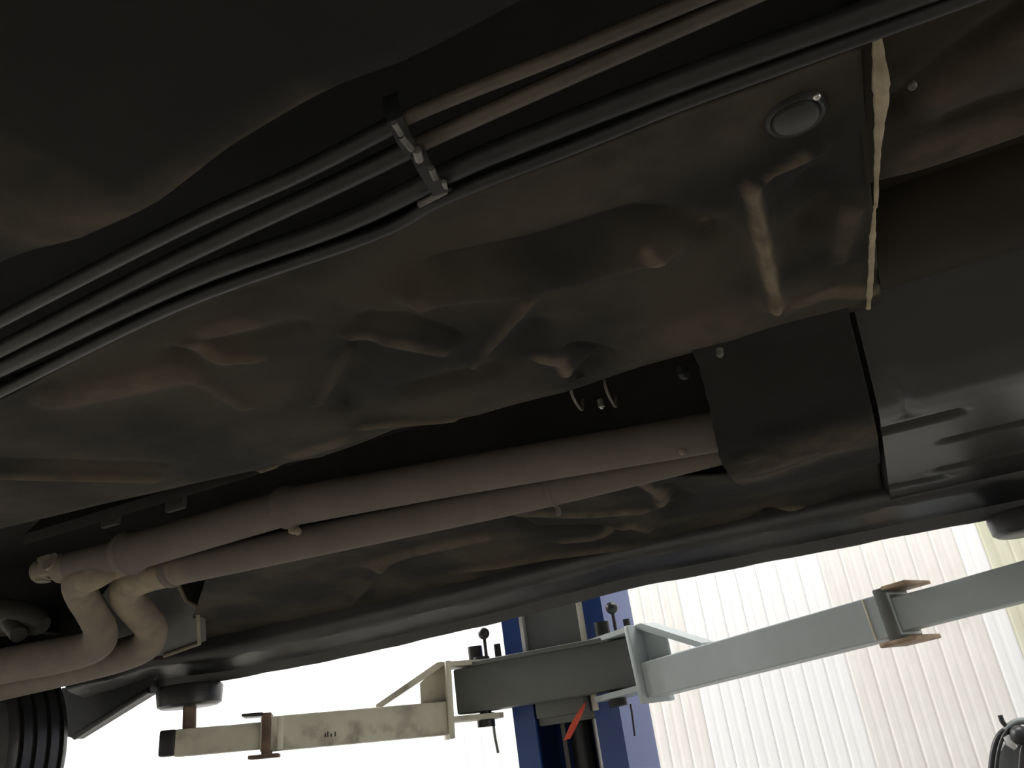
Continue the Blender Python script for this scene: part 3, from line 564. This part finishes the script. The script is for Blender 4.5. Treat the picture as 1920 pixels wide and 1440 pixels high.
def arm(pivot, end, z0, z1, reach, coll, mt, label, padm, mirror):
    """swing arm in its own frame: x along the arm from the pin, z up"""
    d = Vector((end[0] - pivot[0], end[1] - pivot[1], z1 - z0)); hd = Vector((d.x, d.y, 0)).length
    ang = math.atan2(d.y, d.x); tilt = math.atan2(d.z, hd); L = d.length
    fr = Matrix.Translation((pivot[0], pivot[1], z0)) @ Matrix.Rotation(ang, 4, 'Z') @ Matrix.Rotation(-tilt, 4, 'Y')
    s = 1 if mirror else -1
    out = MB(); hw, hh = 0.046, 0.044; gt = 1.786 - z0
    def shell(x0, x1, w, h, t):               # rectangular tube, open ends
        v = []; 
        for x in (x0, x1):
            v += [(x, -w, -h), (x, w, -h), (x, w, h), (x, -w, h), (x, -w + t, -h + t), (x, w - t, -h + t), (x, w - t, h - t), (x, -w + t, h - t)]
        f = []
        for k in range(4):
            k2 = (k + 1) % 4; f += [(k, k2, 8 + k2, 8 + k), (4 + k2, 4 + k, 12 + k, 12 + k2), (k2, k, 4 + k, 4 + k2), (8 + k, 8 + k2, 12 + k2, 12 + k)]
        return v, f
    v, f = shell(reach, coll, hw, hh, 0.006); out.add(v, f)
    a = out.build('swing_arm', mt, None, 0); a['label'] = label
    bv = a.modifiers.new('bevel', 'BEVEL'); bv.width = 0.004; bv.segments = 2
    a.parent = lift; a.matrix_local = Matrix.Translation(-Vector(lift['base'])) @ fr
    def sub(mb, name, mt_, sm=30, lab=None):
        o = mb.build(name, mt_, None, sm); o.parent = a
        if lab: o['label'] = lab
        return o
    sub(MB().box((reach - .016, -.062, -.056), (reach, .062, 1.786 - z0), .003), 'head_plate', mt)
    sub(MB().prism([(-.045, -.04), (-.03, -.055), (reach - .002, -.062), (reach - .002, .062), (-.03, .055), (-.045, .04)], 'z', 1.770 - z0, 1.783 - z0), 'clevis_plate', mt)
    sub(MB().prism([(-.045, -.04), (-.03, -.055), (reach - .002, -.062), (reach - .002, .062), (-.03, .055), (-.045, .04)], 'z', 1.620 - z0, 1.634 - z0), 'clevis_plate', mt)
    sub(MB().prism([(reach, hh - .002), (reach, gt - .004), (reach + .012, gt - .004), (reach + .07, hh + .058), (reach + .07, hh - .002)], 'y', -.005, .005).prism([(reach, gt - .010), (reach, gt), (reach + .02, gt), (reach + .20, hh + .008), (reach + .20, hh), (reach + .185, hh)], 'y', -.03, .03), 'gusset', mt)
    sub(MB().box((coll - .028, -hw - .008, -hh - .010), (coll - .004, hw + .008, hh + .010), .003), 'collar', M['rust'] if mirror else M['carriage'], lab='darker collar at the end of the outer tube')
    sub(MB().box((coll - .05, -hw - .012, -hh - .016), (coll + .03, hw + .012, -hh - .006), .003), 'collar_tab', M['rust'] if mirror else M['rust_tan'])
    sub(MB().box((coll - .006, -hw - .012, hh + .004), (coll + .05, hw + .012, hh + .012), .003), 'collar_tab', M['black_metal'] if mirror else M['rust_tan'])
    sx_ = .015 if mirror else .005
    sub(MB().box((coll - .06, -hw * 1.03, -hh + .002), (coll - .06 + sx_, hw * 1.03, hh - .002), .001), 'sticker', M['white_strip'])
    sub(MB().box((reach + .1, -.036, -.036), (L + .02, .032, .032), .004), 'extension_tube', mt, lab='slimmer inner tube of the arm')
    sub(MB().box((L + .019, -.033, -.033), (L + .06, .033, .033), .006), 'end_cap', M['black_metal'], lab='black end cap')
    sub(MB().tube([(0, 0, 1.600 - z0), (0, 0, 1.618 - z0), (0, 0, 1.619 - z0), (0, 0, 1.784 - z0), (0, 0, 1.785 - z0), (0, 0, 1.795 - z0)], [.026, .026, .018, .018, .024, .024], 20), 'pivot_pin', M['black_metal'])
    if mirror:                                # small illegible pencil-like marks on the face
        for k, (dx, l_) in enumerate(((0.0, .006), (.011, .004), (.020, .007), (.027, .005))):
            yb = hw + .0012
            sub(MB().box((0.43 + dx, yb - .0015, -.022), (0.433 + dx, yb, -.022 + l_ * 2), 0), 'mark', M['black_metal'], 0)
    # knob on the lock pin
    return a, fr, L
armL, frL, LL = arm((-1.150, 2.34), (-1.815, 1.845), 1.632, 1.668, 0.118, 0.63, M['arm_worn'], 'pale worn swing arm on the left of the post', None, True)
armR, frR, LR = arm((-0.745, 2.34), (0.275, 1.845), 1.643, 1.700, 0.150, 0.86, M['arm_grey'], 'blue-grey swing arm on the right of the post', None, False)
for px, py in ((907, 1188), (1147, 1140)):
    q = vy(px, py, 2.34)
    lp = MB().tube([q, (q[0], q[1], 1.76)], 0.005, 10).build('lock_pin', M['black_metal'], lift, 40)
    MB().sphere(q, 0.0175, 16).build('knob', M['rubber'], lp, 60)
    MB().tube([(q[0] - .045, q[1] + .02, 1.772), (q[0] - .045, q[1] + .02, 1.83)], 0.022, 16).tube([(q[0] + .03, q[1] + .02, 1.772), (q[0] + .03, q[1] + .02, 1.825)], 0.01, 12).build('pin_bush', M['black_metal'], lp, 40)
MB().tube(catmull([vy(924, 1335, 2.36), vy(927, 1375, 2.36), vy(934, 1412, 2.36)], 4), 0.004, 6).build('cord', M['carriage'], lift, 60)
MB().tube(catmull([vy(1182, 1320, 2.40), vy(1186, 1345, 2.40), vy(1190, 1380, 2.40)], 4), 0.003, 6).build('cord', M['black_metal'], lift, 60)
# rubber pads on screw stems
for px, py, zt, a_, fr_, L_ in ((360, 1292, 1.815, armL, frL, LL), (1905, 985, 1.815, armR, frR, LR + 0.035)):
    e = fr_ @ Vector((L_ - 0.012, 0, 0)); top = sill_z(e.x) - 0.006; th = 0.056 if px < 1000 else 0.040
    pd = MB().tube([(e.x, e.y, top - th), (e.x, e.y, top - th + .006), (e.x, e.y, top - .008), (e.x, e.y, top)], [.074, .084, .088, .084] if px < 1000 else [.070, .078, .080, .078], 28).build('lift_pad', M['rubber'], lift, 40)
    MB().tube([(e.x, e.y, e.z + .03), (e.x, e.y, top - .05)], 0.018, 16).build('pad_stem', M['rust'], pd, 40)

# red ribbon hanging from the carriage
q = [vy(1095, 1320, 2.34), vy(1088, 1335, 2.33), vy(1075, 1360, 2.33), vy(1062, 1388, 2.33)]
mb = MB(); w = [0.003, 0.008, 0.011, 0.009]; vs = []
for p, ww in zip(q, w): vs += [p + np.array([-ww, 0, 0]), p + np.array([ww, 0.004, 0.003])]
vs2 = [np.array(p) + np.array([0.001, .003, 0]) for p in vs]
mb.add(vs + vs2, [(2 * i, 2 * i + 1, 2 * i + 3, 2 * i + 2) for i in range(3)] + [(8 + 2 * i + 2, 8 + 2 * i + 3, 8 + 2 * i + 1, 8 + 2 * i) for i in range(3)] + [(2 * i, 2 * i + 2, 10 + 2 * i, 8 + 2 * i) for i in range(3)] + [(2 * i + 3, 2 * i + 1, 9 + 2 * i, 11 + 2 * i) for i in range(3)] + [(6, 7, 15, 14), (1, 0, 8, 9)])
tag(mb.build('red_ribbon', M['red'], None, 60), 'small red ribbon dangling from the grey lift carriage by the blue post', 'ribbon')

# ------------------------------------------------------------------ hose reel at the lower right
hb = vy(1915, 1460, 3.3)
reel = thing('hose_reel', tuple(hb), 'grey hanging device with black cable loops and a top clip before the pale wall', 'hose reel')
Yh = 3.3
mb = MB(); pr = [vy(x, y, Yh)[[0, 2]] for x, y in ((1866, 1470), (1874, 1412), (1884, 1396), (1905, 1398), (1940, 1390), (1960, 1420), (1962, 1480))]
mb.prism([tuple(p) for p in pr], 'y', Yh, Yh + .09); mb.build('housing', M['grey_plastic'], reel, 30)
mb = MB(); mb.tube(catmull([vy(x, y, Yh + .02) for x, y in ((1858, 1500), (1859, 1440), (1865, 1400), (1875, 1378), (1890, 1366))], 5), 0.010, 10); mb.build('cable', M['black_metal'], reel, 60)
mb = MB(); mb.tube(catmull([vy(x, y, Yh - .01) for x, y in ((1864, 1500), (1868, 1440), (1873, 1405), (1882, 1380), (1893, 1365))], 5), 0.006, 8); mb.build('cable', M['black_metal'], reel, 60)
mb = MB(); mb.tube(catmull([vy(x, y, Yh - .02) for x, y in ((1911, 1500), (1914, 1440), (1918, 1400), (1928, 1372))], 5), 0.009, 10); mb.build('cable', M['rubber'], reel, 60)
mb = MB(); mb.tube(catmull([vy(x, y, Yh) for x, y in ((1886, 1370), (1898, 1358), (1915, 1352), (1935, 1356))], 5), 0.011, 10); mb.build('handle', M['grey_plastic'], reel, 60)
MB().sphere(vy(1913, 1378, Yh - .02), 0.030, 14).build('knob', M['black_metal'], reel, 60)
mb = MB(); mb.tube(catmull([vy(x, y, Yh) for x, y in ((1875, 1341), (1880, 1354), (1890, 1366), (1892, 1378))], 5), 0.008, 8); mb.build('clip', M['black_metal'], reel, 60)
MB().tube([vy(1886, 1380, Yh - .01), vy(1895, 1392, Yh - .01), vy(1906, 1402, Yh - .01)], [.012, .018, .012], 10).build('fitting', M['rod'], reel, 60)
MB().tube([hb + np.array([.03, .045, 0.05]), hb + np.array([.03, .045, -hb[2]])], 0.018, 12).build('stand', M['black_metal'], reel, 40)
MB().box((hb[0] - .15, Yh - .1, 0.0), (hb[0] + .2, Yh + .2, 0.03), .005).build('base', M['black_metal'], reel, 40)
